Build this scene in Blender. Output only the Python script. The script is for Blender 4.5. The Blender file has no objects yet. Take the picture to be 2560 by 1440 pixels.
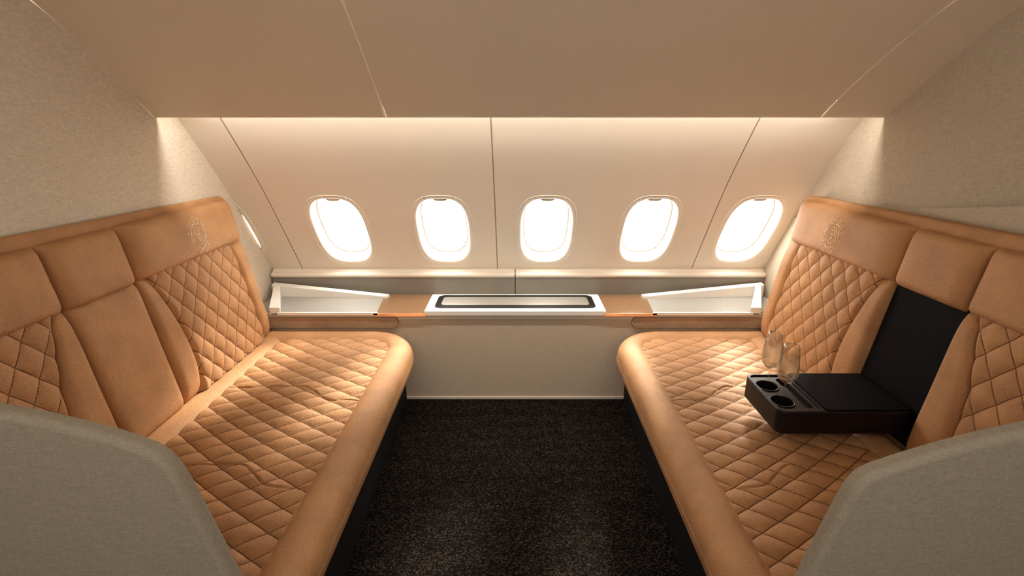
import bpy, bmesh, math, random
from mathutils import Vector, Matrix
random.seed(3)
PI=math.pi
col=bpy.context.scene.collection
F=1250.0; CX=1288.0; H=1.40
TH=math.atan(400/1250.0); CT,ST=math.cos(TH),math.sin(TH)
def atY(px,py,Y):
    v=(720-py)/F; cz=Y/(CT+v*ST); return ((px-CX)/F*cz, Y, H+cz*(v*CT-ST))

# ------------------------------------------------------------ materials
def new_mat(name):
    m=bpy.data.materials.new(name); m.use_nodes=True
    nt=m.node_tree; return m,nt,nt.nodes['Principled BSDF']
def N(nt,t,**k):
    n=nt.nodes.new(t)
    for a,b in k.items():
        if a in n.inputs: n.inputs[a].default_value=b
        else: setattr(n,a,b)
    return n
def simple(name,c,rough=.5,metal=0,var=.06,scale=6,bump=0,bscale=200,spec=.5):
    m,nt,b=new_mat(name)
    tc=N(nt,'ShaderNodeTexCoord'); n=N(nt,'ShaderNodeTexNoise',Scale=scale,Detail=3.0)
    nt.links.new(tc.outputs['Object'],n.inputs['Vector'])
    r=N(nt,'ShaderNodeValToRGB'); r.color_ramp.elements[0].position=.3; r.color_ramp.elements[1].position=.7
    r.color_ramp.elements[0].color=(*[x*(1-var) for x in c],1); r.color_ramp.elements[1].color=(*[min(1,x*(1+var)) for x in c],1)
    nt.links.new(n.outputs['Fac'],r.inputs['Fac']); nt.links.new(r.outputs['Color'],b.inputs['Base Color'])
    b.inputs['Roughness'].default_value=rough; b.inputs['Metallic'].default_value=metal; b.inputs['Specular IOR Level'].default_value=spec
    if bump:
        n2=N(nt,'ShaderNodeTexNoise',Scale=bscale,Detail=2.0); nt.links.new(tc.outputs['Object'],n2.inputs['Vector'])
        bp=N(nt,'ShaderNodeBump',Strength=bump,Distance=.001); nt.links.new(n2.outputs['Fac'],bp.inputs['Height']); nt.links.new(bp.outputs['Normal'],b.inputs['Normal'])
    return m
def leather(name,c,quilt=False):
    m,nt,b=new_mat(name); L=nt.links.new
    tc=N(nt,'ShaderNodeTexCoord')
    n=N(nt,'ShaderNodeTexNoise',Scale=9.0,Detail=5.0); L(tc.outputs['Object'],n.inputs['Vector'])
    n3=N(nt,'ShaderNodeTexNoise',Scale=230.0,Detail=3.0); L(tc.outputs['Object'],n3.inputs['Vector'])
    mm=N(nt,'ShaderNodeMix'); mm.inputs[0].default_value=.40; L(n.outputs['Fac'],mm.inputs[2]); L(n3.outputs['Fac'],mm.inputs[3])
    r=N(nt,'ShaderNodeValToRGB'); e=r.color_ramp.elements; e[0].position=.34; e[1].position=.66
    e[0].color=(*[x*.80 for x in c],1); e[1].color=(*[x*1.15 for x in c],1)
    L(mm.outputs[0],r.inputs['Fac'])
    out=r.outputs['Color']
    if quilt:
        uv=N(nt,'ShaderNodeUVMap'); uv.uv_map='quilt'
        s=N(nt,'ShaderNodeSeparateXYZ'); L(uv.outputs['UV'],s.inputs[0])
        pp=[]
        for ax in 'XY':
            q=N(nt,'ShaderNodeMath',operation='PINGPONG'); q.inputs[1].default_value=.5; L(s.outputs[ax],q.inputs[0]); pp.append(q)
        mn=N(nt,'ShaderNodeMath',operation='MINIMUM'); L(pp[0].outputs[0],mn.inputs[0]); L(pp[1].outputs[0],mn.inputs[1])
        mr=N(nt,'ShaderNodeMapRange'); mr.inputs['From Min'].default_value=.014; mr.inputs['From Max'].default_value=.034
        L(mn.outputs[0],mr.inputs['Value'])
        mx=N(nt,'ShaderNodeMix',data_type='RGBA'); L(mr.outputs['Result'],mx.inputs[0])
        mx.inputs[6].default_value=(c[0]*.36,c[1]*.30,c[2]*.28,1); L(out,mx.inputs[7]); out=mx.outputs[2]
    L(out,b.inputs['Base Color'])
    v=N(nt,'ShaderNodeTexVoronoi',Scale=380.0); L(tc.outputs['Object'],v.inputs['Vector'])
    n2=N(nt,'ShaderNodeTexNoise',Scale=60.0,Detail=4.0); L(tc.outputs['Object'],n2.inputs['Vector'])
    ad=N(nt,'ShaderNodeMath',operation='ADD'); L(v.outputs['Distance'],ad.inputs[0]); L(n2.outputs['Fac'],ad.inputs[1])
    bp=N(nt,'ShaderNodeBump',Strength=.7,Distance=.0016); L(ad.outputs[0],bp.inputs['Height']); L(bp.outputs['Normal'],b.inputs['Normal'])
    b.inputs['Roughness'].default_value=.60; b.inputs['Specular IOR Level'].default_value=.25
    return m
def fabric(name,c,var=.18,sc=90,bump=.5):
    m,nt,b=new_mat(name); L=nt.links.new
    tc=N(nt,'ShaderNodeTexCoord'); fs=[]
    for sv in ((sc*.6,sc*.6,sc*3.2),(sc*3,sc*3,sc*.8)):
        mp=N(nt,'ShaderNodeMapping'); mp.inputs['Scale'].default_value=sv; L(tc.outputs['Object'],mp.inputs['Vector'])
        n=N(nt,'ShaderNodeTexNoise',Scale=1.0,Detail=3.0); L(mp.outputs[0],n.inputs['Vector']); fs.append(n)
    ad=N(nt,'ShaderNodeMath',operation='ADD'); L(fs[0].outputs['Fac'],ad.inputs[0]); L(fs[1].outputs['Fac'],ad.inputs[1])
    mr=N(nt,'ShaderNodeMapRange'); mr.inputs['From Min'].default_value=.75; mr.inputs['From Max'].default_value=1.25; L(ad.outputs[0],mr.inputs['Value'])
    mx=N(nt,'ShaderNodeMix',data_type='RGBA'); L(mr.outputs['Result'],mx.inputs[0])
    mx.inputs[6].default_value=(*[x*(1-var) for x in c],1); mx.inputs[7].default_value=(*[x*(1+var) for x in c],1)
    L(mx.outputs[2],b.inputs['Base Color'])
    bp=N(nt,'ShaderNodeBump',Strength=bump,Distance=.0015); L(ad.outputs[0],bp.inputs['Height']); L(bp.outputs['Normal'],b.inputs['Normal'])
    b.inputs['Roughness'].default_value=.9; b.inputs['Specular IOR Level'].default_value=.15
    return m
def carpet():
    m,nt,b=new_mat('carpet'); L=nt.links.new
    tc=N(nt,'ShaderNodeTexCoord')
    n0=N(nt,'ShaderNodeTexNoise',Scale=30.0,Detail=2.0); L(tc.outputs['Object'],n0.inputs['Vector'])
    mxv=N(nt,'ShaderNodeMix',data_type='VECTOR'); mxv.inputs[0].default_value=.012; L(tc.outputs['Object'],mxv.inputs[4]); L(n0.outputs['Color'],mxv.inputs[5])
    v=N(nt,'ShaderNodeTexVoronoi',Scale=215.0); L(mxv.outputs[1],v.inputs['Vector'])
    wv=N(nt,'ShaderNodeTexWave',Scale=3.2,Distortion=9.0,Detail=2.0); wv.bands_direction='Y'; wv.inputs['Detail Scale'].default_value=.7; L(tc.outputs['Object'],wv.inputs['Vector'])
    sp=N(nt,'ShaderNodeSeparateColor'); L(v.outputs['Color'],sp.inputs[0])
    ad=N(nt,'ShaderNodeMath',operation='ADD'); L(sp.outputs[0],ad.inputs[0]); 
    ml=N(nt,'ShaderNodeMath',operation='MULTIPLY'); ml.inputs[1].default_value=.10; L(wv.outputs['Fac'],ml.inputs[0]); L(ml.outputs[0],ad.inputs[1])
    hf=N(nt,'ShaderNodeMath',operation='MULTIPLY'); hf.inputs[1].default_value=.85; L(ad.outputs[0],hf.inputs[0])
    r=N(nt,'ShaderNodeValToRGB'); e=r.color_ramp.elements; e[0].position=.48; e[0].color=(.0062,.0045,.0038,1); e[1].position=.95; e[1].color=(.058,.043,.034,1)
    L(hf.outputs[0],r.inputs['Fac']); L(r.outputs['Color'],b.inputs['Base Color'])
    bp=N(nt,'ShaderNodeBump',Strength=.9,Distance=.004); L(v.outputs['Distance'],bp.inputs['Height']); bp.invert=True; L(bp.outputs['Normal'],b.inputs['Normal'])
    b.inputs['Roughness'].default_value=.95; b.inputs['Specular IOR Level'].default_value=.04
    return m
def glassy(name,tint,gl=.12,rough=.02,milk=0,mc=(1,1,1)):
    m=bpy.data.materials.new(name); m.use_nodes=True; nt=m.node_tree; nt.nodes.clear()
    o=N(nt,'ShaderNodeOutputMaterial'); t=N(nt,'ShaderNodeBsdfTransparent',Color=(*tint,1)); g=N(nt,'ShaderNodeBsdfGlossy',Roughness=rough)
    lw=N(nt,'ShaderNodeLayerWeight',Blend=.35); mr=N(nt,'ShaderNodeMapRange'); mr.inputs['To Min'].default_value=gl*.4; mr.inputs['To Max'].default_value=gl*5
    nt.links.new(lw.outputs['Facing'],mr.inputs['Value'])
    src=t
    if milk:
        tr=N(nt,'ShaderNodeBsdfTranslucent',Color=(*mc,1)); m2=N(nt,'ShaderNodeMixShader'); m2.inputs[0].default_value=milk
        nt.links.new(t.outputs[0],m2.inputs[1]); nt.links.new(tr.outputs[0],m2.inputs[2]); src=m2
    mx=N(nt,'ShaderNodeMixShader'); nt.links.new(mr.outputs['Result'],mx.inputs[0]); nt.links.new(src.outputs[0],mx.inputs[1]); nt.links.new(g.outputs[0],mx.inputs[2]); nt.links.new(mx.outputs[0],o.inputs[0])
    return m
LC=(.485,.250,.110)
M={}
M['leather']=leather('tan_leather',LC); M['quilt']=leather('quilted_leather',LC,True)
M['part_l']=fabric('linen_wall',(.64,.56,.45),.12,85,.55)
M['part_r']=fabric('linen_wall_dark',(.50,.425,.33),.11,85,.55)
M['shell']=fabric('grey_shell_fabric',(.335,.29,.225),.10,120,.5)
M['cfab']=fabric('console_fabric',(.62,.51,.385),.09,130,.5)
M['wall']=simple('cream_panel',(.79,.71,.60),.5,var=.012,scale=2,bump=.05,bscale=300)
M['cream']=simple('cream_trim',(.70,.62,.52),.4,var=.02)
M['ceil']=simple('ceiling_panel',(.71,.61,.485),.55,var=.02,scale=2)
M['seam_d']=simple('seam_dark',(.27,.21,.16),.7); M['seam_l']=simple('seam_pale',(.95,.88,.78),.5)
M['carpet']=carpet()
M['dark']=simple('dark_base',(.006,.005,.006),.7,spec=.2)
M['black']=simple('black_plastic',(.006,.005,.006),.4,bump=.1,spec=.3)
M['blackl']=simple('black_leather',(.004,.003,.004),.7,bump=.4,bscale=300,spec=.08)
M['stone']=simple('pale_solid_surface',(.80,.75,.68),.4,var=.03,scale=40)
M['stoneg']=simple('grey_tray_floor',(.30,.28,.245),.45,var=.04,scale=40)
M['copper']=simple('copper_veneer',(.25,.135,.068),.2,.1,var=.05,bump=.05)
M['coppere']=simple('copper_edge',(.9,.6,.42),.2,.9)
M['white']=simple('white_frame',(.92,.88,.82),.3,var=.02)
M['blk']=simple('gloss_black_trim',(.005,.005,.005),.25,spec=.3)
M['glassd']=simple('satin_metal_inlay',(.62,.59,.54),.3,.75,var=.05)
M['silver']=simple('brushed_silver',(.25,.225,.19),.45,.3,var=.04)
M['band']=leather('band_leather',(.42,.29,.185))
M['thread']=simple('crest_thread',(.98,.80,.60),.5)
M['winframe']=simple('window_plastic',(.86,.79,.69),.4,var=.01)
M['shade']=simple('window_shade_grey',(.50,.45,.38),.5)
M['seal']=simple('window_seal',(.80,.74,.66),.5)
M['pane']=glassy('pane',(1,.99,.97),.02)
M['glass']=glassy('flute_glass',(.99,.99,.985),.12)
M['wine']=glassy('champagne',(1,.96,.88),.02,.02,.16,(1,.90,.74))
M['back']=simple('aisle_wall',(.45,.40,.34),.8)
def emis(name,c,s):
    m=bpy.data.materials.new(name); m.use_nodes=True; nt=m.node_tree; nt.nodes.clear()
    o=N(nt,'ShaderNodeOutputMaterial'); e=N(nt,'ShaderNodeEmission',Color=(*c,1),Strength=s); nt.links.new(e.outputs[0],o.inputs[0]); return m
M['led']=emis('led',(1,.93,.83),64)

# ------------------------------------------------------------ builders
def tag(o,label=None,cat=None,group=None,kind=None):
    if label: o['label']=label
    if cat: o['category']=cat
    if group: o['group']=group
    if kind: o['kind']=kind
    return o
def empty(name,loc,label,cat,group=None,kind=None):
    o=bpy.data.objects.new(name,None); o.location=loc; o.empty_display_size=.05; col.objects.link(o)
    return tag(o,label,cat,group,kind)
def link(name,me,mat,parent=None,local=False):
    o=bpy.data.objects.new(name,me); col.objects.link(o)
    me.materials.clear(); me.materials.append(mat)
    if parent:
        o.parent=parent
        if not local: o.matrix_parent_inverse=Matrix.Translation(-Vector(parent.location))
    return o
def mk(name,vs,fs,mat,parent=None,smooth=True,uv=None,flip=False,recalc=False,local=False):
    me=bpy.data.meshes.new(name)
    if flip: fs=[tuple(reversed(f)) for f in fs]
    me.from_pydata([tuple(v) for v in vs],[],fs)
    if recalc:
        bm=bmesh.new(); bm.from_mesh(me); bmesh.ops.recalc_face_normals(bm,faces=bm.faces); bm.to_mesh(me); bm.free()
    if uv:
        l=me.uv_layers.new(name='quilt')
        for lp in me.loops: l.data[lp.index].uv=uv[lp.vertex_index]
    me.polygons.foreach_set('use_smooth',[smooth]*len(me.polygons)); me.update()
    return link(name,me,mat,parent,local)
def bev(o,w,seg=3):
    b=o.modifiers.new('bevel','BEVEL'); b.width=w; b.segments=seg; b.limit_method='ANGLE'; b.angle_limit=math.radians(35); b.harden_normals=True
    return o
def grid(As,Bs,f,skip=None):
    vs=[f(a,b) for a in As for b in Bs]; nb=len(Bs); fs=[]
    for i in range(len(As)-1):
        for j in range(nb-1):
            if skip and skip((As[i]+As[i+1])/2,(Bs[j]+Bs[j+1])/2): continue
            fs.append((i*nb+j,(i+1)*nb+j,(i+1)*nb+j+1,i*nb+j+1))
    return vs,fs
def lin(a,b,n): return [a+(b-a)*i/n for i in range(n+1)]
def cosl(n): return [.5-.5*math.cos(PI*i/n) for i in range(n+1)]
def prism(name,out,mapf,h0,h1,mat,parent=None,bevel=0,smooth=True,seg=3):
    n=len(out); vs=[mapf(p,q,h0) for p,q in out]+[mapf(p,q,h1) for p,q in out]
    fs=[tuple(range(n)),tuple(range(2*n-1,n-1,-1))]+[(i,(i+1)%n,n+(i+1)%n,n+i) for i in range(n)]
    o=mk(name,vs,fs,mat,parent,smooth and bevel>0,recalc=True)
    if bevel: bev(o,bevel,seg)
    return o
def box(name,x0,x1,y0,y1,z0,z1,mat,parent=None,bevel=.004):
    return prism(name,[(x0,y0),(x1,y0),(x1,y1),(x0,y1)],lambda p,q,h:(p,q,h),z0,z1,mat,parent,bevel)
def rrect(x0,x1,y0,y1,r,n=8):
    o=[]
    for cx,cy,a0 in ((x1-r,y1-r,0),(x0+r,y1-r,90),(x0+r,y0+r,180),(x1-r,y0+r,270)):
        for i in range(n+1):
            a=math.radians(a0+90*i/n); o.append((cx+r*math.cos(a),cy+r*math.sin(a)))
    return o
def tube_mesh(paths,r,k=5):
    vs=[];fs=[]
    for pts in paths:
        pts=[Vector(p) for p in pts]; n=len(pts)
        if n<2: continue
        base=len(vs)
        for i,p in enumerate(pts):
            t=(pts[min(i+1,n-1)]-pts[max(i-1,0)])
            if t.length<1e-9: t=Vector((0,0,1))
            t.normalize(); a=t.cross(Vector((1,0,.13))); 
            if a.length<1e-4: a=t.cross(Vector((0,1,0)))
            a.normalize(); b=t.cross(a)
            for j in range(k):
                g=2*PI*j/k; vs.append(p+a*(r*math.cos(g))+b*(r*math.sin(g)))
        for i in range(n-1):
            for j in range(k):
                fs.append((base+i*k+j,base+i*k+(j+1)%k,base+(i+1)*k+(j+1)%k,base+(i+1)*k+j))
    return vs,fs
def catmull(P,n=24):
    P=[Vector(p) for p in P]; Q=[2*P[0]-P[1]]+P+[2*P[-1]-P[-2]]; o=[]
    for i in range(1,len(Q)-2):
        a,b,c,d=Q[i-1:i+3]
        for j in range(n):
            t=j/n; o.append(.5*((2*b)+(c-a)*t+(2*a-5*b+4*c-d)*t*t+(3*b-a-3*c+d)*t**3))
    o.append(P[-1]); return o
class Prof:
    def __init__(s,pts):
        s.p=pts; s.s=[0]
        for i in range(1,len(pts)): s.s.append(s.s[-1]+(pts[i]-pts[i-1]).length)
        s.L=s.s[-1]
    def at(s,q):
        import bisect
        q=max(0,min(s.L,q))
        i=min(max(bisect.bisect(s.s,q),1),len(s.p)-1)
        t=(q-s.s[i-1])/max(1e-9,s.s[i]-s.s[i-1]); return s.p[i-1].lerp(s.p[i],t)
    def tan(s,q):
        d=s.at(q+.02)-s.at(q-.02); d.normalize(); return d
def carve(o,cutters):
    for c in cutters:
        m=o.modifiers.new('c','BOOLEAN'); m.operation='DIFFERENCE'; m.object=c; m.solver='EXACT'
    bpy.context.view_layer.update()
    dg=bpy.context.evaluated_depsgraph_get()
    me=bpy.data.meshes.new_from_object(o.evaluated_get(dg)); o.modifiers.clear(); o.data=me
    for c in cutters: bpy.data.objects.remove(c,do_unlink=True)

XL,XR=-1.38,1.42
# ------------------------------------------------------------ wall of windows
WP=Prof([Vector((2.86,-.02)),Vector((2.83,.25))]+catmull([(2.80,.50),(2.735,.639),(2.575,.885),(2.397,1.148),(2.156,1.442),(1.99,1.61),(1.80,1.70),(1.60,1.77)],24))
def W(x,s,d=0):
    p=WP.at(s); t=WP.tan(s); return (x,p.x+t.y*d,p.y-t.x*d)      # d>0 : outward
def proj_y(Y,Z):
    dz=Z-H; cz=Y*CT-dz*ST; v=(Y*ST+dz*CT)/cz; return 720-v*F
def s_for_y(py):
    lo,hi=0.05,WP.L*.8
    for _ in range(40):
        m=(lo+hi)/2; p=WP.at(m)
        if proj_y(p.x,p.y)>py: lo=m
        else: hi=m
    return lo
s_top,s_bot=s_for_y(498),s_for_y(653); SC=(s_top+s_bot)/2; WB=(s_top-s_bot)/2; WA=.131
WX=[-1.503,-.906,-.373,.1616,.694,1.215]
NW=3.0
wb=empty('wall_back',(0,2.8,0),'curved cream cabin side wall carrying the row of oval windows','wall',kind='structure')
def inhole(x,s):
    for c in WX:
        if abs((x-c)/(WA+.012))**NW+abs((s-SC)/(WB+.012))**NW<1: return True
    return False
def n_of(a,b,st): return max(2,int(round((b-a)/st)))
for a,b in ((-1.69,-1.205),(-1.205,-.10),(-.10,1.0),(1.0,XR+.02)):
    a2,b2=a+.0015,b-.0015
    vs,fs=grid(lin(a2,b2,n_of(a2,b2,.008)),lin(0,WP.L,n_of(0,WP.L,.008)),lambda x,s:W(x,s),inhole)
    mk('wall_panel',vs,fs,M['wall'],wb,flip=False)
for x in (-1.205,-.10,1.0):
    vs,fs=grid([x-.0028,x+.0028],lin(0,WP.L,90),lambda x,s:W(x,s,-.0008)); mk('seam',vs,fs,M['seam_d'],wb)
def supr(th,n):
    c,s=math.cos(th),math.sin(th); return (math.copysign(abs(c)**(2/n),c),math.copysign(abs(s)**(2/n),s))
places=['mostly hidden behind the left linen partition','nearest the left sofa, first full window','second full window from the left sofa','middle full window, right of the wall seam','fourth full window, left of the right wall seam','beside the right sofa, last in the row']
for i,xc in enumerate(WX):
    p=WP.at(SC)
    w=empty('window_%d'%(i+1),(xc,p.x,p.y),'bright oval cabin window with cream surround, '+places[i],'window',kind='structure')
    def loft(name,rings,mat,n=NW,K=120):
        vs=[];fs=[]
        for (a,b,d) in rings:
            for k in range(K):
                cx_,sy_=supr(2*PI*k/K,n); vs.append(W(xc+a*cx_,SC+b*sy_,d))
        for r in range(len(rings)-1):
            for k in range(K): fs.append((r*K+k,r*K+(k+1)%K,(r+1)*K+(k+1)%K,(r+1)*K+k))
        return mk(name,vs,fs,mat,w)
    A,B=WA,WB
    loft('surround',[(A+.026,B+.026,.001),(A+.025,B+.025,-.0022),(A+.021,B+.021,-.0022),(A+.0195,B+.0195,.0005),(A+.018,B+.018,-.0012),(A+.006,B+.006,-.001),(A+.001,B+.001,.003),(A-.003,B-.003,.012)],M['winframe'])
    loft('reveal',[(A-.003,B-.003,.012),(A-.008,B-.009,.03),(A-.012,B-.015,.055),(A-.014,B-.018,.06)],M['winframe'])
    loft('seal',[(A-.014,B-.018,.06),(A-.017,B-.021,.057),(A-.019,B-.023,.060),(A-.019,B-.023,.064)],M['seal'])
    vs=[W(xc,SC,.063)];K=64
    for k in range(K):
        a_,b_=supr(2*PI*k/K,NW); vs.append(W(xc+(A-.017)*a_,SC+(B-.021)*b_,.063))
    mk('pane',vs,[(0,1+k,1+(k+1)%K) for k in range(K)],M['pane'],w,False)
    vs,fs=grid(lin(-1,1,16),lin(0,1,4),lambda u,v:W(xc+u*.062,SC+B-.012-(.016+.016*max(0,1-(abs(u)/.6)**4))*v,.034+.004*math.sin(PI*v)))
    mk('shade_lip',vs,fs,M['shade'],w)

# ------------------------------------------------------------ ceiling
cp=[Vector(p) for p in ((2.028,1.475),(2.034,1.446),(2.030,1.440))]+catmull([(2.02,1.438),(1.82,1.597),(1.61,1.745),(1.3,1.90),(.9,2.02),(.3,2.09),(-1.2,2.12)],20)
CP=Prof(cp)
ce=empty('ceiling',(0,2.0,1.44),'smooth beige curved overhead panel above the windows','ceiling',kind='structure')
def flare(y): return max(0,min(2.2,(2.02-y)/.41))**1.5
def bR(x):
    return {'s':lambda y:1.17+.085*flare(y),'e':lambda y:XR+.008+.05*flare(y)}.get(x,lambda y:x)
for a,b in ((XL,-.494),(-.494,'s'),('s','e')):
    fa,fb=bR(a),bR(b)
    vs,fs=grid(lin(0,1,20),[CP.s[i] for i in range(len(CP.s))],lambda t,s:(lambda p:(fa(p.x)+.0015+(fb(p.x)-fa(p.x)-.003)*t,p.x,p.y))(CP.at(s)))
    mk('overhead_panel',vs,fs,M['ceil'],ce,flip=True)
for x in (-.494,'s'):
    fx=bR(x)
    vs,fs=grid([-.0022,.0022],CP.s[3:],lambda x,s:(x+fx(CP.at(s).x),CP.at(s).x-.001,CP.at(s).y-.001)); mk('seam',vs,fs,M['seam_l'],ce)
lt=empty('light_strip',(0,2.03,1.50),'warm light strip concealed above the lip of the overhead panel','light strip')
box('housing',XL+.01,XR-.01,2.02,2.056,1.500,1.508,M['cream'],lt,.001)
mk('diffuser',[(XL+.10,2.026,1.499),(XR-.10,2.026,1.499),(XR-.10,2.050,1.499),(XL+.10,2.050,1.499)],[(0,1,2,3)],M['led'],lt,False)

# ------------------------------------------------------------ side partitions, floor, back
prof_out=[(p.x+.004,p.y+.004) for p in WP.p[2::6]]
def part_out(): return [(-1.2,0),(2.84,0)]+prof_out+[(1.2,2.3),(-1.2,2.3)]
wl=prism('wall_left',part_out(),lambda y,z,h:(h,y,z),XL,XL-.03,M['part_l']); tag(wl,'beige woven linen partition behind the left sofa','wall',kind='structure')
def topz(y):
    if y<=1.6: return 2.3
    for i in range(2,len(WP.p)-1):
        a,b=WP.p[i],WP.p[i+1]
        if (a.x-y)*(b.x-y)<=0 and a.x!=b.x: return a.y+(b.y-a.y)*(y-a.x)/(b.x-a.x)+.004
    return .45
vs,fs=grid([-1.2,-.5]+lin(0,2.82,70),lin(0,1,4),lambda y,t:(XR+.046*flare(y),y,topz(y)*t))
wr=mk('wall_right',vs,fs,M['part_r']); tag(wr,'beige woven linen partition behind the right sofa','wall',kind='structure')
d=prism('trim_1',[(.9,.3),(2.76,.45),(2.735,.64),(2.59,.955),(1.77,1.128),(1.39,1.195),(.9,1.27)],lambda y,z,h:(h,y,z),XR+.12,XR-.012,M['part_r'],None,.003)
tag(d,'raised fabric dado with sloping top edge on the right partition','trim',kind='structure')
fl=box('floor',-1.7,1.7,-1.2,2.9,-.05,0,M['carpet'],None,0); tag(fl,'dark brown speckled carpet between the sofas','floor',kind='structure')
wf=box('wall_front',-1.7,1.7,-1.25,-1.2,0,2.3,M['back'],None,0); tag(wf,'plain aisle wall behind the viewer','wall',kind='structure')

# ------------------------------------------------------------ window ledges
for a,b,lab in ((XL+.012,-.0022,'left'),(.0022,XR-.014,'right')):
    e=empty('window_ledge',((a+b)/2,2.72,.50),'low silver upstand with cream cap under the windows, %s half of the run'%lab,'ledge')
    box('upstand',a,b,2.700,2.74,.497,.604,M['silver'],e,.001)
    prof=[(2.74,.60),(2.70,.598),(2.690,.603),(2.686,.613),(2.690,.622),(2.700,.626),(2.712,.629),(2.716,.634),(2.722,.640),(2.745,.642),(2.77,.642),(2.77,.60)]
    prism('cap',prof,lambda y,z,h:(h,y,z),a,b,M['cream'],e,.0015)
# ------------------------------------------------------------ side console
cn=empty('side_console',(0,2.5,0),'low built-in console with trays and inlaid table panel between the two sofas','console')
box('front_panel',-1.30,1.30,2.405,2.69,.012,.475,M['cfab'],cn,.004)
box('plinth',-.70,.70,2.396,2.42,.0,.014,M['cream'],cn,.002)
box('top_board',XL+.012,XR-.014,2.40,2.70,.472,.494,M['cream'],cn,.003)
for s in (-1,1):
    pts=rrect(.60,1.33,.415,.476,.028)
    prism('leather_band',pts,lambda p,q,h:(s*p,h,q),2.393,2.41,M['band'],cn,.004)
box('centre_strip',-.60,.60,2.396,2.41,.462,.476,M['cream'],cn,.003)
for s in (-1,1):
    o=prism('veneer_top',[(s*.455,2.385),(s*.722,2.385),(s*.735,2.69),(s*.463,2.69)],lambda p,q,h:(p,q,h),.490,.502,M['copper'],cn,.002)
    box('metal_edge',min(s*.455,s*.722),max(s*.455,s*.722),2.380,2.386,.486,.5025,M['coppere'],o,.001)
fr=prism('table_frame',rrect(-.463,.463,2.383,2.655,.008),lambda p,q,h:(p,q,h),.488,.514,M['white'],cn,.003)
prism('frame_trim',rrect(-.420,.420,2.425,2.632,.036),lambda p,q,h:(p,q,h),.512,.5165,M['blk'],fr,.001)
prism('inlay',rrect(-.390,.390,2.470,2.595,.018),lambda p,q,h:(p,q,h),.515,.518,M['glassd'],fr,.001)
for s in (-1,1):
    xe=1.355 if s<0 else 1.385
    t=prism('tray',[(s*.705,2.383),(s*1.24,2.383),(s*xe,2.50),(s*xe,2.69),(s*.735,2.69)],lambda p,q,h:(p,q,h),.494,.503,M['stoneg'],cn,.002)
    vs=[(s*.715,2.610,.495),(s*xe,2.650,.495),(s*xe,2.650,.570),(s*.715,2.610,.516),(s*.70,2.645,.495),(s*xe,2.685,.495),(s*xe,2.685,.576),(s*.70,2.645,.518)]
    fs=[(0,1,2,3),(7,6,5,4),(0,3,7,4),(1,5,6,2),(3,2,6,7),(0,4,5,1)]
    bev(mk('back_rim',vs,fs,M['stone'],t,True,recalc=True),.003)
    vs=[(s*(xe-.045),2.66,.495),(s*1.195,2.385,.495),(s*1.195,2.385,.532),(s*(xe-.045),2.66,.571),(s*(xe),2.69,.495),(s*1.25,2.385,.495),(s*1.25,2.385,.532),(s*(xe),2.69,.573)]
    bev(mk('side_rim',vs,fs,M['stone'],t,True,recalc=True),.003)
    box('front_lip',min(s*.70,s*1.21),max(s*.70,s*1.21),2.380,2.388,.492,.507,M['stone'],t,.001)

# ------------------------------------------------------------ sofas
def ub(z): return 1.235+.163*(z-.41)
def smooth(a,b,x):
    t=max(0,min(1,(x-a)/(b-a))); return t*t*(3-2*t)
Y0,Y1=.745,2.36
def seamY(u,c): return c-.05+.10*smooth(.70,.86,u)
def pad(name,s,y0f,y1f,z0,z1,h,mat,parent,na=40,nb=40,off=0.0,pw=8):
    As,Bs=cosl(na),cosl(nb)
    def f(a,b):
        z=z0+(z1-z0)*b; y=y0f(b)+(y1f(b)-y0f(b))*a
        ea=max(0,1-abs(2*a-1)**pw)**.5; eb=max(0,1-abs(2*b-1)**pw)**.5
        dd=(h+.02)*ea*eb-.02+off
        return (s*(ub(z)-dd*.985),y,z+dd*.16)
    vs,fs=grid(As,Bs,f); return mk(name,vs,fs,mat,parent,flip=(s<0))
def qpuff(a,b): return (abs(math.sin(PI*a))*abs(math.sin(PI*b)))**.42
HH=.040
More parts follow.
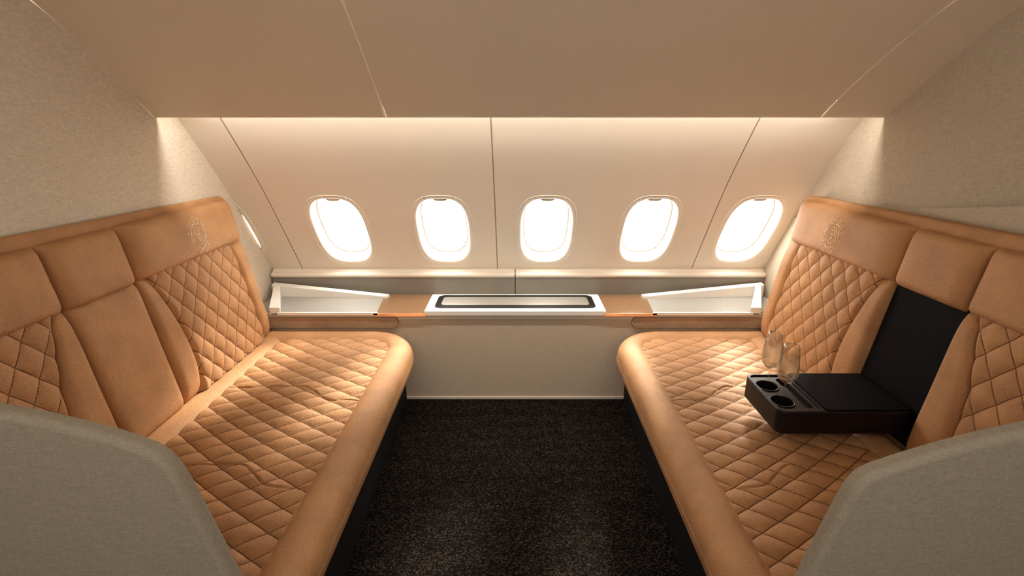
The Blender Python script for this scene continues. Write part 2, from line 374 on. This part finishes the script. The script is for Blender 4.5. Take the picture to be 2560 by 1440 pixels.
def crest(s,parent,yc,zc,h):
    P=[]
    def mp(a,b):
        z=zc+b*.92; y=yc+a*.92; uu=ub(z)-(h+.0012)*.985; return (s*uu,y,z+h*.16)
    def polar(fr,n=160,dx=0,dy=0): return [mp(dx+fr(t)[0]*math.cos(t),dy+fr(t)[1]*math.sin(t)) for t in [2*PI*i/n for i in range(n+1)]]
    def curl(cx,cy,r,t0,sg,turn=7.5,n=26): return [mp(cx+r*(1-.75*i/n)*math.cos(t0+sg*turn*i/n),cy+r*(1-.75*i/n)*math.sin(t0+sg*turn*i/n)) for i in range(n+1)]
    P.append(polar(lambda t:(.041+.002*math.cos(4*t),.050+(.008*max(0,-math.sin(t))**6))))
    P.append(polar(lambda t:(.046+.003*math.cos(8*t),.056+.003*math.cos(8*t)+(.008*max(0,-math.sin(t))**6)),220))
    for q in (-1,1):
        for cx,cy,r,t0,sg in ((.030,.060,.011,PI,-1),(.050,.040,.012,PI*.9,-1),(.057,.012,.010,PI,-1),(.056,-.014,.010,PI,1),(.048,-.042,.012,-PI*.9,1),(.026,-.064,.011,-PI,1)):
            P.append([(p[0],2*yc-p[1],p[2]) if q<0 else p for p in curl(cx,cy,r,t0,sg)])
        P.append([mp(q*(.002+.013*i/8),.062+.014*math.sin(PI*.5*i/8)*(1-i/11)) for i in range(9)])
        P.append([mp(q*(.001+.006*i/6),.062+.020*(1-(i/6)**2)) for i in range(7)])
    P.append(polar(lambda t:(.030+.0032*math.cos(9*t),.036+.0036*math.cos(9*t)),180,0,-.001))
    P.append(polar(lambda t:(.0175 if math.sin(t)>-.2 else .0145,.023),60,0,-.002))
    for q in (-1,1):
        P.append([mp(q*(.004+.009*i/8),.004+.0035*math.sin(PI*i/8)) for i in range(9)])
        P.append([mp(q*(.005+.007*i/8),.003-.0022*math.sin(PI*i/8)) for i in range(9)])
        P.append([mp(q*.0035,.010),mp(q*.003,-.004),mp(q*.0055,-.0085)])
        P.append([mp(q*.0055*i/8,-.013-.0035*math.sin(PI*i/8)) for i in range(9)])
        P.append([mp(q*(.013+.006*math.cos(t)),.019+.006*math.sin(t)) for t in [PI*i/10-.4 for i in range(11)]])
    P.append([mp(-.0055,-.0085),mp(.0055,-.0085),mp(0,-.013),mp(-.0055,-.0085)]); P.append([mp(0,-.013),mp(0,-.021)])
    vs,fs=tube_mesh(P,.00085,4); return mk('embroidered_crest',vs,fs,M['thread'],parent)

def sofa(s):
    left=s<0
    uo=(-XL if left else XR-.012)-.003
    lab='tan quilted leather sofa on the left, centre backrest upright' if left else 'tan quilted leather sofa on the right with black table folded down'
    e=empty('sofa',(s*.95,1.55,0),lab,'sofa')
    L,Q=M['leather'],M['quilt']
    prism('base',[(.548,Y0),(uo,Y0),(uo,Y1),(.60,Y1+.02),(.577,Y1)],lambda p,q,h:(s*p,q,h),0,.32,M['dark'],e,.004)
    UI,UJ=.585,1.165; YA,YB=Y0,2.285
    As=lin(UI,UJ,150); Bs=lin(YA,YB,420); uvs=[]
    def f(u,y):
        c1,c2=seamY(u,1.745),seamY(u,1.255)
        bend=.018*math.sin(PI*(u-.6)/.55)
        a=u/.128+(y+bend)/.087; b=u/.128-(y+bend)/.087
        g=min(abs(y-c1),abs(y-c2)); sg=1-.8*math.exp(-(g/.003)**2)
        eb=smooth(0,.012,UJ-u)
        uvs.append((a,b))
        return (s*u,y,.396+.0118*qpuff(a,b)*sg*eb+.007*math.sin(PI*(u-UI)/(UJ-UI)))
    vs,fs=grid(As,Bs,f); mk('seat_cushion',vs,fs,Q,e,uv=uvs,flip=(s<0))
    vs,fs=grid(cosl(18),lin(Y0,2.34,60),lambda a,y:(s*(1.155+.095*a),y,.392+.018*max(0,1-abs(2*a-1)**3)**.5+.010*a)); mk('rear_strip',vs,fs,L,e,flip=(s<0))
    R=.18; path=[(.548,Y0+(2.32-R-Y0)*i/30,1,0) for i in range(31)]
    for i in range(1,17):
        a=PI/2*i/16; path.append((.548+R-R*math.cos(a),2.32-R+R*math.sin(a),math.cos(a),-math.sin(a)))
    path+=[(.548+R+(1.235-.548-R)*i/14,2.32,0,-1) for i in range(1,15)]
    sec=catmull([(.060,.27),(.060,.385),(.050,.405),(.024,.420),(-.008,.423),(-.038,.413),(-.058,.388),(-.064,.352),(-.060,.316),(-.048,.292),(-.02,.28)],6)
    vs=[];fs=[];K=len(sec)
    for (u,y,nx,ny) in path:
        for p in sec: vs.append((s*(u+nx*p.x),y+ny*p.x,p.y))
    for i in range(len(path)-1):
        for j in range(K-1): fs.append((i*K+j,i*K+j+1,(i+1)*K+j+1,(i+1)*K+j))
    mk('seat_bolster',vs,fs,L,e,flip=(s>0))
    pts=[[(s*(u+nx*-.0642),y+ny*-.0642,.348) for (u,y,nx,ny) in path]]
    vs,fs=tube_mesh(pts,.0012,5); mk('bolster_seam',vs,fs,L,e)
    Ys=lin(Y0,2.31,30)+[2.31+.05*math.sin(PI/2*i/10) for i in range(1,11)]
    vs=[];fs=[];K=0
    for y in Ys:
        rd=0 if y<=2.31 else .05-math.sqrt(max(0,.05**2-(y-2.31)**2))
        zt=1.102+.028*(2.31-y)/1.5-rd
        ui=min(ub(zt)+.004,uo-.02)
        sc=[(1.245,.28),(ub(.6)+.012,.6),(ub(.9)+.012,.9),(ui+.002,zt-.02),(ui+.004,zt-.008),(ui+.010,zt-.001),(ui+.016,zt+.001),(uo-.008,zt+.001),(uo-.001,zt-.006),(uo,zt-.02),(uo,.28)]
        K=len(sc); vs+=[(s*p,y,q) for p,q in sc]
    for i in range(len(Ys)-1):
        for j in range(K): fs.append((i*K+j,i*K+(j+1)%K,(i+1)*K+(j+1)%K,(i+1)*K+j))
    fs+=[tuple(range(K)),tuple(range((len(Ys)-1)*K,len(Ys)*K))]
    mk('back_shell',vs,fs,L,e,recalc=True)
    C=1.505
    for far in (True,False):
        quiltY=lambda b:1.728-.050*b+.054*math.sin(PI*b**.8)
        outerY=lambda b:2.272-.022*b
        endY=2.335
        if far: qa,qb=quiltY,outerY
        else: qa,qb=(lambda b:max(Y0+.002,2*C-outerY(b))),(lambda b:2*C-quiltY(b))
        zs,ze=.418,.905
        uvs=[]
        def fq(a,b):
            z=zs+(ze-zs)*b; y=qa(b)+(qb(b)-qa(b))*a; w=abs(qb(b)-qa(b))
            A=y/.086+z/.108; B=y/.086-z/.108
            ed=min(a,1-a)*w; e_=smooth(0,.030,ed)
            uvs.append((A,B)); dd=-.004+.0115*qpuff(A,B)*e_+.017*e_
            return (s*(ub(z)-dd),y,z+dd*.16)
        vs,fs=grid(lin(0,1,130),lin(0,1,130),fq); mk('quilted_back',vs,fs,Q,e,uv=uvs,flip=(s<0))
        ia=(lambda b:1.650) if far else (lambda b:2*C-quiltY(b)-.012)
        ib=(lambda b:quiltY(b)+.012) if far else (lambda b:2*C-1.650)
        pad('inner_bolster',s,ia,ib,zs-.01,ze,.026,L,e,24,40,pw=5)
        if far: pad('outer_bolster',s,lambda b:outerY(b)-.009,lambda b:endY,zs-.01,ze,.026,L,e,20,40,pw=5)
        ha,hb=((lambda b:1.648),(lambda b:2.335)) if far else ((lambda b:Y0+.002),(lambda b:2*C-1.648))
        hr=pad('headrest',s,ha,hb,.890,1.086,HH,L,e,60,40,pw=11)
        if far: crest(s,hr,2.00,.978,HH)
    pad('headrest',s,lambda b:1.366,lambda b:1.644,.886,1.085,.035,L,e,44,40,pw=9)
    if left:
        pad('centre_backrest',s,lambda b:1.366,lambda b:1.646,.408,.90,.022,L,e,40,40,pw=14)
    else:
        prism('recess_panel',[(ub(.43)+.006,.43),(ub(.90)+.006,.90),(ub(.90)+.03,.90),(ub(.43)+.03,.43)],lambda p,q,h:(s*p,h,q),1.364,1.646,M['blackl'],e,.001)
        T=prism('fold_down_table',rrect(.835,1.262,1.380,1.640,.03),lambda p,q,h:(s*p,q,h),.466,.548,M['black'],e,.006)
        bpy.context.view_layer.update()
        cut=[]
        for yy in (1.452,1.556):
            cut.append(prism('cut',[(.878+.036*math.cos(2*PI*i/40),yy+.036*math.sin(2*PI*i/40)) for i in range(40)],lambda p,q,h:(s*p,q,h),.505,.60,M['black']))
        cut.append(prism('cut',rrect(.930,.962,1.412,1.610,.012),lambda p,q,h:(s*p,q,h),.528,.60,M['black']))
        cut.append(prism('cut',rrect(.845,.975,1.390,1.630,.022),lambda p,q,h:(s*p,q,h),.543,.60,M['black']))
        carve(T,cut)
        for yy in (1.452,1.556):
            ring=[];fr_=[]
            for r,z in ((.0385,.5432),(.0385,.546),(.0345,.546),(.0345,.5425)):
                ring+=[(s*.878+r*math.cos(2*PI*i/40),yy+r*math.sin(2*PI*i/40),z) for i in range(40)]
            for r in range(3):
                for i in range(40): fr_.append((r*40+i,r*40+(i+1)%40,(r+1)*40+(i+1)%40,(r+1)*40+i))
            mk('cup_holder_ring',ring,fr_,M['blk'],T)
        prism('lid',rrect(.985,1.252,1.386,1.634,.012),lambda p,q,h:(s*p,q,h),.547,.553,M['blackl'],T,.002)
        prism('side_tab',rrect(1.06,1.20,.476,.486,.004),lambda p,q,h:(s*p,h,q),1.3785,1.382,M['blk'],T,.0005)
    return e
sofa(-1); sofa(1)

# ------------------------------------------------------------ privacy panels in the foreground
def panel(pts,s,lab):
    e=[atY(px,py,.732) for px,py in pts]; out=[(p[0],p[2]) for p in e]
    out=[tuple(v) for v in catmull(out,6)]
    xw=(XL+.003) if s<0 else (XR-.015)
    full=[(xw,0),(xw,out[0][1]+ .03)]+out+[(out[-1][0]-s*.012,.45),(out[-1][0]-s*.014,0)]
    o=prism('privacy_panel',full,lambda p,q,h:(p,h,q),.702,.738,M['shell'],None,.014,seg=5)
    tag(o,lab,'panel'); return o
panel([(0,1003),(120,1025),(250,1055),(350,1084),(415,1112),(452,1145),(482,1190),(545,1310),(612,1440)],-1,'grey fabric end panel with rounded corner in front of the left sofa')
panel([(2560,1048),(2440,1074),(2330,1103),(2210,1140),(2150,1163),(2112,1195),(2085,1240),(2040,1325),(1982,1440)],1,'grey fabric end panel with rounded corner in front of the right sofa')

# ------------------------------------------------------------ champagne flutes
def lathe(prof,mat,name,parent,K=40):
    vs=[];fs=[]
    for r,z in prof: vs+=[(r*math.cos(2*PI*k/K),r*math.sin(2*PI*k/K),z) for k in range(K)]
    for i in range(len(prof)-1):
        for k in range(K): fs.append((i*K+k,i*K+(k+1)%K,(i+1)*K+(k+1)%K,(i+1)*K+k))
    return mk(name,vs,fs,mat,parent,local=True)
def flute():
    g=empty('champagne_flute',(0,0,0),'','glass')
    lathe([(.0001,.0),(.029,.0),(.030,.002),(.012,.005),(.004,.010)],M['glass'],'foot',g)
    lathe([(.004,.010),(.0034,.03),(.0032,.074),(.0038,.102),(.006,.108)],M['glass'],'stem',g)
    out=catmull([(.006,.108),(.019,.115),(.0285,.130),(.032,.153),(.030,.190),(.0225,.240)],8)
    lathe([tuple(p) for p in out]+[(.0212,.240)]+[(p.x-.0012,p.y) for p in reversed(out[8:])],M['glass'],'bowl',g)
    liq=[tuple((p.x-.0018,p.y)) for p in out if .114<p.y<.207]
    lathe([(.0001,.1125)]+liq+[(liq[-1][0]-.002,liq[-1][1]-.0006),(.0001,liq[-1][1]-.0006)],M['wine'],'champagne',g)
    return g
g1=flute(); g1.location=(.878,1.556,.5055); g1['label']='filled champagne flute in the cup holder nearer the windows'; g1['group']='champagne flutes on the fold-down table'
g2=g1.copy(); col.objects.link(g2); g2.location=(.878,1.452,.5055); g2['label']='filled champagne flute in the cup holder nearer the viewer'
for ch in list(g1.children):
    c=ch.copy(); col.objects.link(c); c.parent=g2

# ------------------------------------------------------------ light
w=bpy.data.worlds.new('w'); bpy.context.scene.world=w; w.use_nodes=True
bg=w.node_tree.nodes['Background']; bg.inputs[0].default_value=(1,.975,.93,1); bg.inputs[1].default_value=13.5
sd=bpy.data.lights.new('sun','SUN'); sd.energy=9.5; sd.angle=math.radians(10); sd.color=(1,.93,.80)
so=bpy.data.objects.new('sun',sd); col.objects.link(so); so.rotation_euler=Vector((-.25,-.77,-.49)).to_track_quat('-Z','Y').to_euler()
def area(name,loc,tgt,sx,sy,p,c=(1,.935,.84)):
    l=bpy.data.lights.new(name,'AREA'); l.shape='RECTANGLE'; l.size=sx; l.size_y=sy; l.energy=p; l.color=c
    o=bpy.data.objects.new(name,l); col.objects.link(o); o.location=loc; o.rotation_euler=(Vector(tgt)-Vector(loc)).to_track_quat('-Z','Y').to_euler()
area('overhead_fill',(0,-.3,2.0),(0,1.6,.7),2.0,.6,13)  # added soft fill from above the camera, no cabin fitting
area('rear_fill',(0,-1.0,1.35),(0,2,1.45),2.2,1.4,9.5)  # added unseen fill behind the camera, brightens the ceiling and interior

# ------------------------------------------------------------ camera
cd=bpy.data.cameras.new('cam'); cd.lens=36*F/2560; cd.sensor_width=36; cd.shift_x=-8/2560; cd.clip_start=.02
co=bpy.data.objects.new('cam',cd); col.objects.link(co); co.location=(0,0,H); co.rotation_euler=(PI/2-TH,0,0)
sc=bpy.context.scene; sc.camera=co
sc.view_settings.view_transform='Standard'; sc.view_settings.look='None'; sc.view_settings.exposure=0
